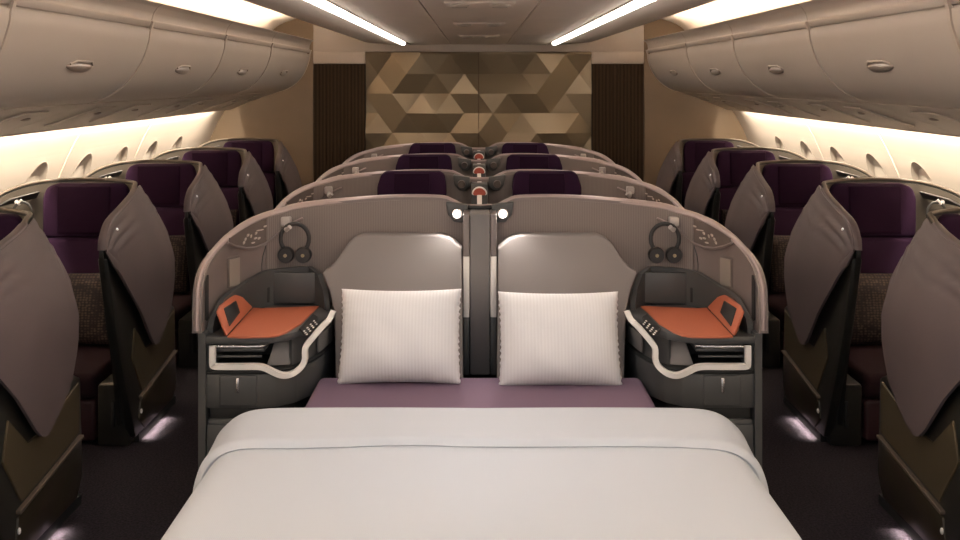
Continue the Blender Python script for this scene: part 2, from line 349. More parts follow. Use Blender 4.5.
binprof = [(p.x, p.y) for p in spline([(1.602, 1.945, 0), (1.612, 1.88, 0), (1.65, 1.78, 0), (1.72, 1.685, 0), (1.81, 1.62, 0), (1.90, 1.588, 0)], 6)]
bin_y = [-0.85, 0.60, 2.04, 3.48, 4.95, 6.41, 7.84, 9.62]
for s_, w_ in ((-1, 'left'), (1, 'right')):
    for k in range(2, 7):
        a, b = bin_y[k], bin_y[k+1]; n_ = 6-k
        which = ['closest to the bulkhead', 'second from the bulkhead', 'third from the bulkhead', 'fourth from the bulkhead', 'fifth from the bulkhead'][n_]
        o = (s_*1.75, (a+b)/2, 1.59)
        t = thing('overhead_locker', 'curved beige overhead locker on the %s, %s' % (w_, which), 'overhead locker', o, 'overhead lockers on the %s' % w_)
        def fin(mb, name, m_, par=t, angle=38):
            for v in mb.bm.verts: v.co.x *= s_
            return mb.build(name, m_, par, off=o, angle=angle)
        hb = [(1.62, 2.012), (1.625, 1.935), (1.66, 1.80), (1.73, 1.705), (1.82, 1.64), (1.90, 1.61), (2.2, 1.64), (2.28, 1.80), (2.1, 2.0), (1.7, 2.02)]
        h = MB(); h.prism([(x, a+0.002, z) for x, z in hb], (0, b-a-0.005, 0)); fin(h, 'housing', 'bin_rail')
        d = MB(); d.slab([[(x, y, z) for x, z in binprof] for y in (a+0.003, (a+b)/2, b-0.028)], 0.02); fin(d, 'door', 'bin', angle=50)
        r = MB(); rp_ = [(1.606, 1.957), (1.594, 1.984), (1.601, 1.991), (1.592, 2.025), (1.572, 2.055), (1.545, 2.072), (1.60, 2.080), (1.645, 2.01), (1.64, 1.957)]
        r.prism([(x, a+0.004, z) for x, z in rp_], (0, b-a-0.008, 0), 0.003, 1); 
        if k == 6:
            for v in r.bm.verts:
                if v.co.y > b-0.05: v.co.y -= 0.8*max(0, v.co.z-1.96)
        fin(r, 'top_rail', 'bin')
        j = MB(); j.slab([[(x-0.006, y, z-0.002) for x, z in [(1.59, 1.985)]+binprof] for y in (b-0.026, b-0.003)], 0.012); fin(j, 'joint_rib', 'bin_rail')
        hy = (a+b)/2 if k < 6 else 8.62
        l = MB(); l.ball((1.664, hy, 1.757), 0.016, 0.135, 0.026, 24)
        lt = fin(l, 'latch', 'latch')
        l2 = MB(); l2.tube([(1.655, hy-0.12, 1.764), (1.643, hy-0.08, 1.778), (1.643, hy+0.08, 1.778), (1.655, hy+0.12, 1.764)], 0.005); fin(l2, 'latch_lip', 'bin_rail', lt)
        # service panel under the locker
        o2 = (s_*2.1, (a+b)/2, 1.42)
        t2 = thing('service_panel', 'sloped beige service panel under the %s locker %s' % (w_, which), 'service panel', o2, 'service panels on the %s' % w_)
        o_keep = o; o = o2
        q = MB(); q.slab([[(x, y, z) for x, z in ((1.905, 1.583), (2.0, 1.555), (2.22, 1.475), (2.33, 1.428))] for y in (a+0.003, (a+b)/2, b-0.003)], 0.012)
        fin(q, 'panel', 'bin', t2)
        q = MB(); q.prism([(x, a+0.001, z) for x, z in ((2.315, 1.445), (2.335, 1.421), (2.375, 1.417), (2.375, 1.470), (2.36, 1.470), (2.34, 1.452))], (0, b-a-0.002, 0), 0.003, 1)
        fin(q, 'lip', 'latch', t2)
        for e in (-0.3, 0.3):
            q = MB(); yy = (a+b)/2+e*1.0
            q.slab([[(x-0.006, yy-0.15+0.06*(i == 0)+v_*(0.30-0.05*(i == 0)), z-0.010) for i, (x, z) in enumerate(((1.99, 1.560), (2.25, 1.465)))] for v_ in (0, 1)], 0.008)
            un = fin(q, 'light_unit', 'bin_rail', t2)
            q = MB(); q.ball((2.06, yy+0.08, 1.522), 0.022, 0.035, 0.010, 12); fin(q, 'reading_spot', 'latch', un)
        o = o_keep

# ================================================================== twin seats of the middle block
RY = 4.53
half = [(0, 0, 1.133), (0.075, 0, 1.137), (0.125, 0, 1.160), (0.18, 0, 1.176), (0.36, 0, 1.178), (0.584, -0.01, 1.165), (0.799, -0.012, 1.141),
        (0.8743, -0.035, 1.122), (0.9435, -0.08, 1.106), (1.0065, -0.155, 1.081), (1.0528, -0.26, 1.046), (1.069, -0.36, 1.0235), (1.0771, -0.47, 1.001), (1.0791, -0.58, 0.968), (1.0795, -0.645, 0.915), (1.0797, -0.664, 0.83), (1.0799, -0.668, 0.745)]
hs = spline(half, 8)
path = [Vector((-p.x, p.y, p.z)) for p in reversed(hs[1:])] + hs
def normals(pth):
    out = []
    for i in range(len(pth)):
        a, b = pth[max(0, i-1)], pth[min(len(pth)-1, i+1)]
        t = Vector((b.x-a.x, b.y-a.y, 0)).normalized(); out.append(Vector((-t.y, t.x, 0)))     # points outward (to the back)
    return out
PN = normals(path)
def shell_at(px, off):                            # left half: plan point on the inside of the shell seen at column px
    best = None
    for i in range(len(hs)-1):
        a = path[i]-PN[i]*off; b = path[i+1]-PN[i+1]*off
        ca = CX+F*a.x/(a.y+RY); cb_ = CX+F*b.x/(b.y+RY)
        if (ca-px)*(cb_-px) <= 0 and abs(cb_-ca) > 1e-6:
            t = (px-ca)/(cb_-ca); q = a.lerp(b, t); return q
    return path[0]-PN[0]*off
def on_shell(px, py, off):
    q = shell_at(px, off); Y = q.y+RY; return Vector((q.x, q.y, CH-(py-HY)*Y/F))
def patch(cols, off, thick):                      # cols: (px, py_top, py_bottom)
    rows = []
    for px, a, b in cols: rows.append([on_shell(px, a+(b-a)*k/4, off) for k in range(5)])
    return MB().slab([[r[k] for r in rows] for k in range(5)], thick)
def L(px, py, Y): return P(px, py, Y)-Vector((0, RY, 0))

def make_pod(bed):
    t = thing('twin_seat', '', 'twin seat', (0, RY, 0))
    # shell, base, rim
    def wall(z0f, z1f, th, name, m_, k=1.0):
        b = MB(); rings = []
        for p, n in zip(path, PN):
            p = Vector((p.x*k, p.y, p.z))
            z0, z1 = z0f(p), z1f(p); o, i = p+n*th, p-n*th
            rings.append([(i.x, i.y, z0), (i.x, i.y, z1), (o.x, o.y, z1), (o.x, o.y, z0)])
        b.loft(rings); return b.build(name, m_, t)
    wall(lambda p: 0.735, lambda p: max(p.z, 0.738), 0.018, 'shell', 'shell')
    wall(lambda p: 0.0, lambda p: 0.735, 0.014, 'shell_base', 'char', 0.982)
    rb = MB(); pr = [p.copy() for p in path]
    rb.tube(pr, [interp([(0.35, 0.013), (0.80, 0.024), (0.98, 0.022), (1.06, 0.018), (1.0775, 0.013), (1.08, 0.009)], abs(p.x)) for p in pr], 12, 0.011); rb.build('rim', 'rim', t)
    # pinstripe lining on both halves
    for mx in (1, -1):
        cols = []
        b = MB(); rows = []
        for k in range(40):
            px = 266+k*(472-266)/39; q = shell_at(px, 0.021); zt = interp([(p.x, p.z) for p in path[:len(hs)]], q.x)-0.012
            rows.append([(q.x, q.y, zt+(0.55-zt)*j/6) for j in range(7)])
        b.slab(rows, 0.006); b.build('fabric_lining', 'liner', t, mx=mx)
    # seat backs
    def sb(px, py):
        Y = 4.756/(1+0.000523*(py-HY)); return L(px, py, Y)
    for mx in (1, -1):
        out = [(336, 390), (334, 312), (329, 290), (322, 273), (331, 267), (338, 259), (347, 245), (353, 239), (362, 235.5), (440, 235.5), (451, 239), (462, 249), (463, 390)]
        b = MB(); b.prism([sb(*q) for q in out], (0, 0.10, 0), 0.010, 3); b.build('seat_back', 'seatback', t, mx=mx, angle=50)
        if not bed:
            b = MB(); b.prism([(-0.57, -0.15, 0.72), (-0.575, -0.10, 1.10), (-0.555, -0.085, 1.165), (-0.53, -0.08, 1.185), (-0.22, -0.08, 1.185), (-0.195, -0.085, 1.165), (-0.185, -0.10, 1.10), (-0.19, -0.15, 0.72)], (0, 0.06, 0), 0.012, 3)
            h = b.build('headrest', 'purple', t, mx=mx)
            b = MB(); b.prism([(-0.48, -0.158, 0.74), (-0.48, -0.092, 1.175), (-0.28, -0.092, 1.175), (-0.28, -0.158, 0.74)], (0, 0.02, 0), 0.006, 2)
            b.build('headrest_cover', 'purple_dark', h, mx=mx)
    # divider between the seats
    b = MB()
    if bed:
        b.box(-0.043, 0.043, -0.20, -0.02, 0.44, 1.128, 0.008); d = b.build('divider', 'divider', t)
        for s_ in (-1, 1):
            MB().box(s_*0.058-0.013, s_*0.058+0.013, -0.195, -0.02, 0.945, 1.125, 0.003).build('upper_strip', 'shell', d)
            MB().box(s_*0.058-0.013, s_*0.058+0.013, -0.197, -0.02, 0.685, 0.945, 0.003).build('pale_strip', 'trim', d)
            MB().box(s_*0.058-0.013, s_*0.058+0.013, -0.195, -0.02, 0.44, 0.685, 0.003).build('lower_strip', 'char', d)
        MB().tube([(-0.05, -0.03, 1.135), (0, -0.045, 1.133), (0.05, -0.03, 1.135)], 0.010, 8).build('latch_bar', 'black', d)
    else:
        b.box(-0.045, 0.045, -0.16, -0.02, 0.4, 1.12, 0.008); d = b.build('divider', 'char', t)
        q = MB(); q.prism([(-0.012, -0.68, 0.45), (-0.012, -0.68, 1.000), (-0.012, -0.03, 1.11), (-0.012, -0.03, 0.45)], (0.024, 0, 0), 0.004); q.build('privacy_screen', 'char', d)
        q = MB(); q.prism([(-0.013, -0.69, 1.001), (-0.013, -0.03, 1.112), (-0.013, -0.03, 1.124), (-0.013, -0.69, 1.013)], (0.026, 0, 0), 0.003); q.build('top_edge', 'trim', d)
        for r_, m_, nm, y_, h_ in ((0.042, 'trim', 'screen_handle', -0.30, 0.016), (0.035, 'red', 'red_pad', -0.307, 0.016)):
            q = MB(); zc = 1.081
            q.prism([(r_*math.cos(a)*1.0, y_, zc+r_*math.sin(a)*0.95) for a in [math.pi*k/12 for k in range(13)]]+[(-r_*0.8, y_, zc-0.006), (r_*0.8, y_, zc-0.006)], (0, h_, 0), 0.002, 1); q.build(nm, m_, d)
    for mx in (1, -1):
        # reading lamp pod in the dip of the rim
        b = MB(); b.prism([L(446, 202, 4.47), L(468, 205, 4.47), L(468, 218, 4.47), L(462, 223, 4.47), L(454, 222, 4.47), L(448, 215, 4.47)], (0, 0.045, 0), 0.006, 2)
        lp = b.build('reading_lamp', 'char', t, mx=mx)
        c = L(457, 213.5, 4.455)
        if bed:
            MB().disc(c, (0.1, -1, -0.15), 0.024, 0.012).build('bezel', 'silver', lp, mx=mx)
            MB().disc(c+Vector((0, -0.010, 0)), (0.1, -1, -0.15), 0.0165, 0.008).build('lens', 'lens', lp, mx=mx)
            lamp('lamp_beam', 'SPOT', READ_W, (mx*c.x, c.y-0.03, c.z), (1.0, 0.92, 0.84), t, aim=(-mx*0.22, -0.75, -0.72), spot_size=math.radians(130), spot_blend=0.8, shadow_soft_size=0.02)
        else:
            MB().disc(c, (0.1, -1, -0.15), 0.022, 0.012).build('lens', 'pocket', lp, mx=mx)
        # bronze pocket with pearl chips, hook, lens, handle slot, seam
        rimy = lambda px: (lambda q: HY+(CH-interp([(p.x, p.z) for p in path[:len(hs)]], q.x))*F/(q.y+RY))(shell_at(px, 0.02))
        low = [(228, 243), (236, 246.5), (246, 248.5), (256, 247.5), (266, 243.5), (274, 237), (282, 229)]
        b = patch([(px, rimy(px)+3.5, interp(low, px)) for px in [230+k*4 for k in range(13)]], 0.022, 0.004); pk = b.build('side_pocket', 'pocket', t, mx=mx)
        MB().tube([on_shell(px, py, 0.028) for px, py in low], 0.006, 8).build('pocket_lip', 'shell', pk, mx=mx)
        for px, py in ((262, 230), (256.5, 233.5), (251.5, 236.5), (246, 239.5), (253.5, 243), (259.5, 238.5), (256, 238.5), (265.5, 226.5), (244.5, 243), (259, 230.5), (248.5, 235.5)):
            w_ = 0.6+((px*7+py*3) % 5)*0.22; h_ = 2.3-w_; b = patch([(px-1.2*w_, py-0.3*h_, py+0.9*h_), (px, py-1.1*h_, py+0.7*h_), (px+1.2*w_, py-1.2*h_, py-0.2*h_)], 0.028, 0.004); b.build('pearl_chip', 'chip', pk, mx=mx)
        b = patch([(227.5, 259, 288), (229, 257.5, 288.5), (240, 255, 287), (242, 256, 286)], 0.020, 0.008); sl = b.build('side_lamp', 'shell', t, mx=mx)
        b = patch([(229.5, 260, 286.5), (240, 257.5, 285)], 0.028, 0.004); b.build('lens', 'lampglass', sl, mx=mx)
        b = patch([(203.6, 284, 324), (205, 275, 325), (207.5, 271, 325), (211, 271, 324)], 0.019, 0.005); hs_ = b.build('slot_surround', 'shell', t, mx=mx)
        b = patch([(205.6, 282, 320), (207.2, 275, 321), (208.6, 275, 318)], 0.0245, 0.002); b.build('slot', 'black', hs_, mx=mx)
        MB().tube([on_shell(x, y, 0.021) for x, y in ((266, 246), (263, 256), (262, 264), (262, 274))], 0.002, 6).build('panel_seam', 'char', t, mx=mx)
        hk = on_shell(287, 219, 0.02)
        b = MB(); b.box(hk.x-0.022, hk.x+0.022, hk.y-0.035, hk.y+0.004, hk.z-0.03, hk.z+0.012, 0.007)
        hook = b.build('headphone_hook', 'hook', t, mx=mx)
        b = MB(); b.tube([hk+Vector((0.005, -0.03, -0.02)), hk+Vector((0.006, -0.055, -0.036)), hk+Vector((0.012, -0.075, -0.038)), hk+Vector((0.03, -0.088, -0.022))], 0.010, 8); b.build('hook_arm', 'hook', hook, mx=mx)
        b = MB(); b.tube([hk+Vector((0.015, -0.01, -0.02)), hk+Vector((0.06, 0.0, 0.0)), on_shell(303, 218, 0.035)], 0.005, 8); b.build('hook_stay', 'rim', hook, mx=mx)
        # ---------------- console
        plan = [(-1.055, -0.655), (-0.84, -0.655), (-0.775, -0.635), (-0.715, -0.585), (-0.672, -0.505), (-0.64, -0.39), (-0.62, -0.22), (-0.63, -0.13), (-0.90, -0.13), (-0.99, -0.27), (-1.045, -0.43)]
        def lay(z0, z1, grow=0.0, bev=0.006, pl=plan):
            b = MB(); cx = -0.86; b.prism([(cx+(x-cx)*(1+grow), y-(0.0 if y > -0.5 else grow*0.2), z0) for x, y in pl], (0, 0, z1-z0), bev, 2); return b
        c_ = lay(0.445, 0.575).build('console', 'char', t, mx=mx)
        lay(0.0, 0.40, -0.05).build('plinth', 'char', c_, mx=mx)
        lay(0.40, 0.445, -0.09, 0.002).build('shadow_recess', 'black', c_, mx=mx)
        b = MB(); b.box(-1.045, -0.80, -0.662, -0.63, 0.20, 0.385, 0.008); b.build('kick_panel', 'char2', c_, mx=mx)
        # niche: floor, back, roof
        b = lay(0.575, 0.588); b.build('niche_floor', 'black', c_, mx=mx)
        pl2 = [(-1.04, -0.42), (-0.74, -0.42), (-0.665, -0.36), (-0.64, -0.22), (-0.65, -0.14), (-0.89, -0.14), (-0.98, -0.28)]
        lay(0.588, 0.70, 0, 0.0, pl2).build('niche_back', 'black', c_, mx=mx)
        b = MB(); b.box(-1.052, -1.035, -0.645, -0.40, 0.588, 0.70); b.build('niche_side', 'char', c_, mx=mx)
        pt = [(-1.052, -0.665), (-0.86, -0.672), (-0.79, -0.655), (-0.725, -0.60), (-0.672, -0.50), (-0.64, -0.39), (-0.612, -0.24), (-0.63, -0.12), (-0.90, -0.12), (-0.99, -0.25), (-1.045, -0.42)]
        lay(0.692, 0.722, 0, 0.008, pt).build('console_top', 'char', c_, mx=mx)
        # side wall facing the seat, with a soft panel
        b = MB(); rows = []
        sp = spline([(-0.725, -0.575, 0), (-0.677, -0.49, 0), (-0.645, -0.385, 0), (-0.624, -0.22, 0), (-0.635, -0.13, 0)], 5)
        rows = [[(p.x-0.010, p.y, z) for z in (0.44, 0.56, 0.70)] for p in sp]
        b.slab(rows, 0.012); b.build('inner_cheek', 'char', c_, mx=mx)
        b = MB(); rows = [[(p.x+0.004, p.y, z) for z in (0.60, 0.67)] for p in sp[8:15]]
        b.slab(rows, 0.006); b.build('cheek_pad', 'divider', c_, mx=mx)
        # bars in the niche
        b = MB(); b.tube([(-1.025, -0.635, 0.677), (-0.86, -0.635, 0.677), (-0.835, -0.625, 0.677), (-0.83, -0.58, 0.677)], 0.008, 10); b.build('table_rail', 'silver', c_, mx=mx)
        b = MB(); b.box(-1.03, -0.83, -0.63, -0.43, 0.655, 0.667, 0.003); b.build('folded_table', 'char2', c_, mx=mx)
        b = MB(); b.tube([(-1.03, -0.63, 0.637), (-0.84, -0.63, 0.637)], 0.005, 8); b.build('lower_rail', 'char2', c_, mx=mx)
        b = MB(); b.prism([(-0.83, -0.60, 0.59), (-0.74, -0.58, 0.59), (-0.745, -0.54, 0.69), (-0.80, -0.56, 0.69)], (0, 0.10, 0), 0.006); b.build('table_bracket', 'divider', c_, mx=mx)
        # pale trim
        pts = [L(*q) for q in ((212, 346, 3.866), (212, 364, 3.866), (214, 366.5, 3.866), (220, 367, 3.866), (240, 367, 3.866), (257, 367, 3.866), (265, 368.5, 3.868), (273, 372.5, 3.874), (281, 375.5, 3.885), (288, 375.5, 3.90),
                               (295, 372.5, 3.92), (302, 366, 3.94), (304.5, 359, 3.945), (304.5, 350, 3.95), (307, 344.5, 3.96), (314, 336, 4.0), (322, 327, 4.05), (329, 320, 4.10), (333, 311, 4.16))]
        pts = spline(pts, 3); b = MB(); rings = []
        for i, p in enumerate(pts):
            a, c2 = pts[max(0, i-1)], pts[min(len(pts)-1, i+1)]; tt = Vector((c2.x-a.x, 0, c2.z-a.z)).normalized(); nn = Vector((-tt.z, 0, tt.x)); w_ = 0.0125
            rings.append([p+nn*w_+Vector((0, 0.012, 0)), p+nn*w_*0.8+Vector((0, -0.006, 0)), p-nn*w_*0.8+Vector((0, -0.006, 0)), p-nn*w_+Vector((0, 0.012, 0))])
        b.loft(rings); b.build('pale_trim', 'trim', c_, mx=mx)
        # storage door
        b = MB(); b.box(-0.995, -0.852, -0.664, -0.648, 0.455, 0.572, 0.006, 3); dr = b.build('storage_door', 'char', c_, mx=mx)
        b = MB(); b.box(-0.931, -0.917, -0.672, -0.660, 0.508, 0.566, 0.004); b.build('door_latch', 'silver', dr, mx=mx)
        # charcoal surround behind the tray
        sr = []
        for px, zt in ((207, 0.745), (209, 0.775), (213, 0.795), (219, 0.823), (228, 0.832), (238, 0.836), (248, 0.85), (258, 0.866), (264, 0.873), (280, 0.874), (300, 0.876), (312, 0.876)):
            q = shell_at(px, 0.032 if px > 212 else 0.026); sr.append((q.x, q.y, zt))
        sr += [(-0.685, -0.13, 0.86), (-0.655, -0.17, 0.80), (-0.640, -0.21, 0.745)]
        b = MB(); b.slab([[(x, y, 0.70+(zt-0.70)*k/3) for x, y, zt in sr] for k in range(4)], 0.022); su = b.build('tray_surround', 'char', c_, mx=mx)
        b = MB(); b.box(-0.90, -0.705, -0.118, -0.095, 0.728, 0.862, 0.006); b.build('screen_panel', 'char', c_, mx=mx)
        b = MB(); b.box(-0.945, -0.912, -0.135, -0.11, 0.735, 0.80, 0.003); b.build('power_outlet', 'black', c_, mx=mx)
        # orange tray liner with its upturned flap
        def tz(px, py, z=0.728): Y = (CH-z)*F/(py-HY); return Vector(((px-CX)*Y/F, Y-RY, z))
        tr = [(227, 336), (240, 336.6), (268, 336.2), (278, 334.8), (287, 331.5), (301, 323), (312, 312), (319.5, 305.5), (300, 306.6), (264, 308), (253, 307.5)]
        b = MB(); b.prism([tz(*q) for q in tr], (0, 0, -0.008), 0.002, 1)
        ol = b.build('tray_liner', 'orange', c_, mx=mx)
        pa, pb, pc = tz(227, 336), tz(253, 307.5), Vector((-1.008, 4.12-RY, 0.812)); pn = (pb-pa).cross(pc-pa).normalized()
        eye = Vector((0, -RY, CH))
        def onp(x, y):
            d = Vector(((x-CX)/F, 1, -(y-HY)/F)); return eye+d*((pa-eye).dot(pn)/d.dot(pn))
        fl = [pa, pb, onp(243, 296), onp(236, 294.5), onp(221, 306), onp(218, 312)]
        b = MB(); b.prism(fl, (-0.012, 0.006, 0), 0.003, 1); b.build('tray_flap', 'orange', ol, mx=mx)
        fo = pn*(0.004 if pn.x > 0 else -0.004)
        fh = [onp(223.5, 309)+fo, onp(235.5, 301)+fo, onp(239.5, 313)+fo, onp(229, 327)+fo]
        b = MB(); b.prism(fh, (-0.014, 0.006, 0), 0.002, 1); b.build('flap_pocket', 'black', ol, mx=mx)
        # keypad on the chamfered corner
        kp = [(299, 330), (313, 315.5), (318, 318.5), (316, 325), (304, 336)]
        b = MB(); b.prism([tz(x, y, 0.722) for x, y in kp], (0, 0, 0.008), 0.002, 1); kb = b.build('keypad', 'black', c_, mx=mx)
        for i in range(4):
            for j in range(3):
                c0 = tz(304+i*3.3+j*1.3, 331-i*3.4+j*1.6, 0.732); b = MB(); b.box(c0.x-0.0032, c0.x+0.0032, c0.y-0.007, c0.y+0.007, 0.730, 0.733, 0.001, 1); b.build('key', 'trim', kb, mx=mx)
    if bed:
        b = MB(); b.box(-0.655, 0.655, -2.2, -0.42, 0.40, 0.50, 0.03, 4); b.build('mattress', 'mattress', t)
        b = MB(); b.box(-0.60, 0.60, -2.15, -0.42, 0.02, 0.40, 0.01); b.build('bed_base', 'char', t)
    return t
pod = make_pod(True); pod['label'] = 'twin seat opened into a double bed, with orange side trays and two lit lamps'
pod['group'] = 'twin seats in the middle'
rear = make_pod(False); rear.location.y = RY+1.27; rear['label'] = 'twin seat with purple headrests directly behind the double bed'; rear['group'] = 'twin seats in the middle'
for k, lab in ((2, 'third twin seat from the front, purple headrests, between two like it'), (3, 'last twin seat, purple headrests, nearest the faceted bronze wall')):
    c = copy_tree(rear); c.location.y = RY+1.27*k; c['label'] = lab

# headphones of the front twin seat
def headphones(loc, label, s_=1.0, group=None, mx=1):
    t = thing('headphones', label, 'headphones', loc, group)
    pts = [(0.062*math.sin(a), -0.004, 0.0-0.066+0.066*math.cos(a)) for a in [math.radians(-138+276*k/24) for k in range(25)]]
    MB().tube(pts, 0.006, 8, 0.009).build('headband', 'headphone', t)
    for sx in (-1, 1):
        c = Vector((sx*0.038, -0.012, -0.136))
        b = MB(); b.disc(c+Vector((0, 0.018, 0)), (0, -1, 0), 0.035, 0.034); cup = b.build('ear_cup', 'headphone', t)
        b = MB(); b.disc(c+Vector((0, -0.016, 0)), (0, -1, 0), 0.008, 0.003, 12); b.build('emblem', 'gold', cup)
        pts = [(sx*0.044, -0.004, -0.112), (sx*0.048, -0.006, -0.125), (sx*0.045, -0.01, -0.14)]
        MB().tube(pts, 0.006, 6).build('yoke', 'headphone', cup)
    return t
hk = on_shell(287, 219, 0.02)
for s_, w_ in ((1, 'left'), (-1, 'right')):
    headphones((s_*(hk.x+0.046), RY+hk.y-0.055, hk.z-0.012), 'black headphones hung above the %s orange tray of the double bed' % w_, group='headphones over the bed')

# ---------------- bedding
def pillow(cx, cy, cz, label):
    t = thing('pillow', label, 'pillow', (cx, cy, cz), 'white pillows on the bed')
    n = 48; top = []; bot = []
    for i in range(n+1):
        v = -1+2*i/n; ra = []; rb_ = []
        for j in range(n+1):
            u = -1+2*j/n
            x = 0.243*u*(1-0.035*(1-v*v)*abs(u)**3)+(0.0022*math.sin(v*46)+0.0016*math.sin(v*97+1))*(abs(u)**14)*(1 if u > 0 else -1)
            z = 0.187*v*(1-0.05*(1-u*u)*abs(v)**3)
            th = 0.105*max(0, 1-abs(u)**3.2)**0.6*max(0, 1-abs(v)**3.0)**0.6
            th += 0.0022*math.sin(22*v+3*u)*(1-u*u)*0.6*abs(u)**2 + 0.003*math.sin(8*u+5*v)*(1-u*u)*(1-v*v)
            ra.append((x, -th-0.004, z)); rb_.append((x, th*0.6+0.004, z))
        top.append(ra); bot.append(rb_)
    b = MB(); a = b.grid(top); c = b.grid(bot)
    for q in range(n):
        b.bm.faces.new([a[0][q], a[0][q+1], c[0][q+1], c[0][q]]); b.bm.faces.new([a[n][q], a[n][q+1], c[n][q+1], c[n][q]])
        b.bm.faces.new([a[q][0], a[q+1][0], c[q+1][0], c[q][0]]); b.bm.faces.new([a[q][n], a[q+1][n], c[q+1][n], c[q][n]])
    o = b.build('cover', 'pillow', t, angle=80); t.rotation_euler = (math.radians(-20), 0, 0)
    return t
pillow(-0.320, 4.070, 0.673, 'white pinstripe pillow on the bed, left of the grey divider')
pillow(0.317, 4.060, 0.664, 'white pinstripe pillow on the bed, right of the grey divider')

def sect(off=0.0, n=22):                          # half cross-section of the duvet, from the middle to the hem
    pts = [(0, 0.528), (0.30, 0.530), (0.60, 0.529), (0.735, 0.525), (0.80, 0.508), (0.842, 0.472), (0.865, 0.42), (0.876, 0.35), (0.882, 0.29), (0.886, 0.23)]
    s = [Vector((x, z, 0)) for x, z in pts]; s = spline(s, 4); out = []
    for i, p in enumerate(s):
        a, b = s[max(0, i-1)], s[min(len(s)-1, i+1)]; t = (b-a).normalized(); out.append((p.x-t.y*off*(1 if p.x > 0.01 else 0), p.y+t.x*off))
    return out
def row(y, off, dz=0.0, wob=0.0, narrow=1.0, cut=None):
    h = sect(off)
    if cut is not None: h = [(x, z) for x, z in h if z > cut]
    r = [(-x*narrow, y+wob*math.sin(7*x), z+dz) for x, z in reversed(h[1:])] + [(x*narrow, y+wob*math.sin(5*x+1.2), z+dz) for x, z in h]
    return [(x, yy, z+0.0025*math.sin(9*x+3*y)*math.cos(4*yy)) for x, yy, z in r]
t = thing('duvet', 'white duvet with its top edge folded back, spread over the double bed', 'duvet', (0, 3.0, 0.5))
rows = [row(3.515, 0, -0.028), row(3.52, 0, -0.018), row(3.51, 0, -0.006), row(3.48, 0)] + [row(3.48-0.069*k, 0.0) for k in range(1, 20)] + [row(2.10, 0, -0.02), row(2.07, 0, -0.08), row(2.06, 0, -0.2)]
k_ = min(len(r) for r in rows)
rows = [[r[(len(r)-k_)//2+i] for i in range(k_)] if len(r) > k_ else r for r in rows]
b = MB(); b.slab(rows, -0.012); b.build('cover', 'duvet', t, off=(0, 3.0, 0.5), angle=70)
hh = len(sect())*2-1
def frow(y, off, dz=0.0, wob=0.0, ex=1.0):
    r = row(y, off, dz, wob, ex); n0 = 8; return r[n0:-n0]
rows = [frow(3.53, 0.002, -0.028), frow(3.552, 0.010, -0.018, 0, 1.005), frow(3.552, 0.022, -0.006, 0, 1.02), frow(3.53, 0.026, 0, 0, 1.03), frow(3.49, 0.026, 0.0, 0, 1.035)] + \
       [frow(3.49-0.058*k, 0.025, 0.0, 0, 1.035-0.005*k) for k in range(1, 5)] + [frow(3.235, 0.030, 0, 0.006, 1.012), frow(3.208, 0.028, 0, 0.007, 1.010), frow(3.198, 0.016, 0, 0.007, 1.006), frow(3.215, 0.003, 0, 0.007, 1.0)]
b = MB(); b.slab(rows, -0.004); b.build('folded_edge', 'duvet', t, off=(0, 3.0, 0.5), angle=70)

# ================================================================== window-side seats
SB = 5.55                                         # back of the second seat of the left row
rim_s = [(-1.620, 4.345, 0.97), (-1.622, 4.36, 1.02), (-1.630, 4.44, 1.075), (-1.660, 4.66, 1.103), (-1.70, 4.87, 1.115), (-1.742, 5.08, 1.128), (-1.80, 5.30, 1.146), (-1.87, 5.46, 1.153), (-2.10, 5.56, 1.158),
         (-2.30, 5.54, 1.155), (-2.42, 5.45, 1.142), (-2.50, 5.33, 1.110), (-2.55, 5.18, 1.05), (-2.575, 4.98, 0.97), (-2.58, 4.80, 0.90)]
rs = spline(rim_s, 6)
SN = [-n for n in normals(rs)]                    # outward
rz = [(p.y, p.z) for p in rs[:6*7]]; rx = [(p.y, p.x) for p in rs[:6*7]]
zlo = [(4.345, 0.965), (4.37, 0.90), (4.42, 0.855), (4.50, 0.785), (4.70, 0.62), (4.86, 0.455), (4.91, 0.418), (4.95, 0.412), (4.99, 0.425), (5.10, 0.485), (5.19, 0.545), (5.25, 0.64), (5.285, 0.76), (5.31, 0.90)]
def wing_x(y, z):
    zu = interp(rz, y); xr = interp(rx, y)
    t = max(0.0, min(1.0, (zu-z)/(0.26+0.19*max(0, min(1, (y-4.4)/0.8))))); base = -1.575-0.14*max(0, (y-5.02))**1.6*1.2-0.02*max(0, 0.7-z)
    x = xr+0.012+(base-xr-0.012)*math.sin(t*math.pi/2)
    d = zu-z
    if d < 0.16: x += 0.006*math.sin(d/0.05*2*math.pi)*math.sin(math.pi*d/0.16)
    return x
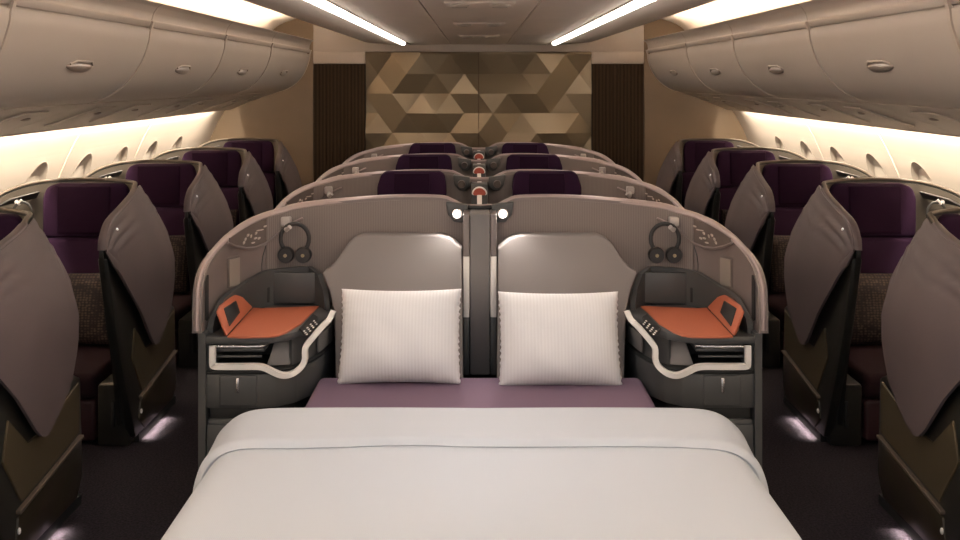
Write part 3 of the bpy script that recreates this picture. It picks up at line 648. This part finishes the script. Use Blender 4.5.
def make_side(w_, mx):
    ox = -2.1
    t = thing('window_seat', '', 'seat', (mx*ox, SB, 0), 'window seats on the %s' % w_)
    O = (ox, SB, 0)
    def fin(b, name, m_, par=t, angle=38): return b.build(name, m_, par, mx=mx, off=O, angle=angle)
    # U-shaped shell: dark outside, warm lining inside, bronze rim
    b = MB(); rings = []
    for p, n in zip(rs, SN):
        i, o = p-n*0.012, p+n*0.006; zb = interp([(4.345, 0.94), (4.72, 0.05), (5.6, 0.05)], p.y) if p.x > -1.9 else 0.05; rings.append([(i.x, i.y, zb), (i.x, i.y, p.z-0.004), (o.x, o.y, p.z-0.004), (o.x, o.y, zb)])
    b.loft(rings); fin(b, 'shell', 'side_shell')
    b = MB(); sub = list(zip(rs, SN))[24:]
    b.slab([[(p.x-n.x*0.016, p.y-n.y*0.016, 0.35+(p.z-0.014-0.35)*k/3) for p, n in sub] for k in range(4)], 0.003); fin(b, 'lining', 'side_inner')
    b = MB(); b.tube([p+n*(-0.004) for p, n in list(zip(rs, SN))[32:]], 0.011, 8, 0.008); fin(b, 'rim', 'side_rim')
    b = MB(); b.tube([p+n*0.002 for p, n in list(zip(rs, SN))[:34]], 0.020, 10, 0.013); fin(b, 'wing_edge', 'wing')
    # aisle wing: leather shield
    ys = [4.346+(5.31-4.346)*(k/40) for k in range(41)]
    b = MB(); rows = []
    for y in ys:
        zu = interp(rz, y)-0.003; zl = interp(zlo, y)
        rows.append([(wing_x(y, zl+(zu-zl)*k/30), y, zl+(zu-zl)*k/30) for k in range(31)])
    b.slab(rows, -0.012); fin(b, 'wing', 'wing', angle=60)
    b = MB(); d = (wing_x(4.475, 1.04)+0.013); b.ball((d, 4.475, 1.04), 0.006, 0.008, 0.008, 10); fin(b, 'indicator_light', 'dot')
    # console under the wing
    b = MB(); b.prism([(-1.60, 4.36, 0.93), (-1.60, 4.46, 0.60), (-1.60, 4.56, 0.36), (-1.60, 4.72, 0.035), (-1.60, 5.30, 0.035), (-1.60, 5.36, 0.12), (-1.61, 5.36, 0.50), (-1.61, 4.42, 0.94)], (-0.045, 0, 0), 0.010, 2)
    c = fin(b, 'aisle_console', 'side_shell')
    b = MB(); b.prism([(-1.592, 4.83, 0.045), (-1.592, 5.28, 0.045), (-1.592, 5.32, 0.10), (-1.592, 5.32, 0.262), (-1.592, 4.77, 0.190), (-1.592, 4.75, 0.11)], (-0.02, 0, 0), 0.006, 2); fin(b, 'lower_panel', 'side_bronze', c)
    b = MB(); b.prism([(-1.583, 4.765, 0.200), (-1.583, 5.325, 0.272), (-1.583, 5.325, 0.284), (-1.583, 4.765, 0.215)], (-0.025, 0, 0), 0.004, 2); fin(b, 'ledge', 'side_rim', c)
    b = MB(); b.prism([(-1.596, 4.80, 0.23), (-1.596, 5.31, 0.295), (-1.596, 5.31, 0.50), (-1.596, 4.98, 0.42), (-1.596, 4.85, 0.42), (-1.596, 4.70, 0.55), (-1.596, 4.66, 0.42)], (-0.01, 0, 0), 0.003, 1); fin(b, 'upper_panel', 'upper_bronze_glow', c)
    b = MB(); b.ball((-1.590, 4.765, 0.145), 0.006, 0.008, 0.012, 10); fin(b, 'step_light', 'trim', c)
    b = MB(); b.box(-1.63, -1.605, 4.80, 5.10, 0.022, 0.034, 0.003); fl = fin(b, 'floor_light', 'floorlens', c)
    lamp('floor_beam', 'AREA', FLOOR_W, (mx*(-1.585-ox), 4.95-SB, 0.035), (1.0, 0.84, 0.76), t, aim=(mx*0.35, 0, -1), shape='RECTANGLE', size=0.30, size_y=0.015, spread=math.radians(110))
    b = MB(); b.box(-1.775, -1.625, 4.70, 5.2, 0.0, 0.29, 0.015, 2); fin(b, 'front_block', 'side_shell', c)
    b = MB(); b.box(-1.708, -1.690, 4.693, 4.71, 0.09, 0.21, 0.003); fin(b, 'slot', 'black', c)
    b = MB(); b.box(-1.72, -1.60, 4.76, 5.34, 0.0, 0.04); fin(b, 'foot', 'black', c)
    # seat
    b = MB(); b.box(-2.40, -1.785, 4.70, 5.40, 0.02, 0.215, 0.02, 3); fin(b, 'seat_base', 'maroon')
    b = MB(); b.box(-2.40, -1.78, 4.69, 5.40, 0.215, 0.335, 0.035, 4); fin(b, 'seat_cushion', 'maroon_seat')
    b = MB(); b.prism([(-2.36, 5.28, 0.32), (-2.36, 5.395, 0.86), (-2.36, 5.50, 0.86), (-2.36, 5.45, 0.32)], (0.52, 0, 0), 0.025, 4); fin(b, 'backrest', 'purple')
    b = MB(); b.prism([(-2.33, 5.40, 0.862), (-2.335, 5.41, 1.07), (-2.315, 5.415, 1.125), (-2.27, 5.42, 1.145), (-1.92, 5.42, 1.145), (-1.885, 5.415, 1.125), (-1.865, 5.41, 1.07), (-1.87, 5.40, 0.862)], (0, 0.08, 0), 0.018, 4); h = fin(b, 'headrest', 'purple')
    b = MB(); b.prism([(-2.25, 5.394, 0.88), (-2.25, 5.404, 1.135), (-1.97, 5.404, 1.135), (-1.97, 5.394, 0.88)], (0, 0.03, 0), 0.010, 3); fin(b, 'headrest_cover', 'purple_dark', h)
    # window-side shelf, hook
    b = MB(); b.prism([(-2.56, 4.80, 0.0), (-2.56, 4.80, 0.62), (-2.54, 5.25, 0.66), (-2.48, 5.38, 0.66), (-2.42, 5.38, 0.0)], (0.12, -0.0, 0), 0.01); fin(b, 'window_console', 'side_shell')
    b = MB(); b.prism([(-2.50, 5.20, 1.045), (-2.40, 5.46, 1.065), (-2.37, 5.44, 1.105), (-2.44, 5.26, 1.085)], (0.025, -0.02, 0), 0.006); hk2 = fin(b, 'headphone_hook', 'headphone')
    b = MB(); b.tube([(-2.42, 5.30, 1.075), (-2.405, 5.265, 1.062), (-2.385, 5.25, 1.060), (-2.37, 5.255, 1.078)], 0.010, 8); fin(b, 'hook_arm', 'hook', hk2)
    return t
def cushion(loc, mx, label, group):
    b = MB(); n = 20; top = []; bot = []
    for i in range(n+1):
        v = -1+2*i/n; ra = []; rb_ = []
        for j in range(n+1):
            u = -1+2*j/n; th = 0.06*max(0, 1-abs(u)**3)**0.6*max(0, 1-abs(v)**3)**0.6+0.004
            x = 0.215*u*(1-0.04*(1-v*v)); z = 0.185*v*(1-0.04*(1-u*u)); ra.append((x, -th, z)); rb_.append((x, th, z))
        top.append(ra); bot.append(rb_)
    a = b.grid(top); c = b.grid(bot)
    for q in range(n):
        for A, B_, C_, D_ in ((a[0][q], a[0][q+1], c[0][q+1], c[0][q]), (a[n][q], a[n][q+1], c[n][q+1], c[n][q]), (a[q][0], a[q+1][0], c[q+1][0], c[q][0]), (a[q][n], a[q+1][n], c[q+1][n], c[q][n])): b.bm.faces.new([A, B_, C_, D_])
    o = b.build('throw_cushion', 'woven', angle=80); o.location = loc; o.rotation_euler = (math.radians(-13), 0, 0)
    return tag(o, label, 'cushion', group)
where = ['nearest the camera', 'second from the camera', 'third from the camera', 'fourth from the camera', 'last before the bulkhead']
cush0 = None
for w_, mx in (('left', 1), ('right', -1)):
    proto = make_side(w_, mx)
    for k in range(5):
        o = proto if k == 0 else copy_tree(proto)
        o.location.y = SB+1.27*(k-1)
        o['label'] = 'purple window seat with grey winged shell on the %s, %s' % (w_, where[k])
        loc = (mx*-2.07, SB+1.27*(k-1)-0.335, 0.525)
        lab = 'brown woven cushion on the %s window seat %s' % (w_, where[k])
        if cush0 is None: cush0 = cushion(loc, mx, lab, 'woven cushions')
        else:
            c = cush0.copy(); COL.objects.link(c); c.location = loc; c['label'] = lab
        if k in (1, 2):
            hp = headphones((mx*-2.365, SB+1.27*(k-1)-0.298, 1.066), 'black headphones hung beside the %s window seat %s' % (w_, where[k]), group='headphones by the windows'); hp.scale = (0.8, 0.8, 0.8)
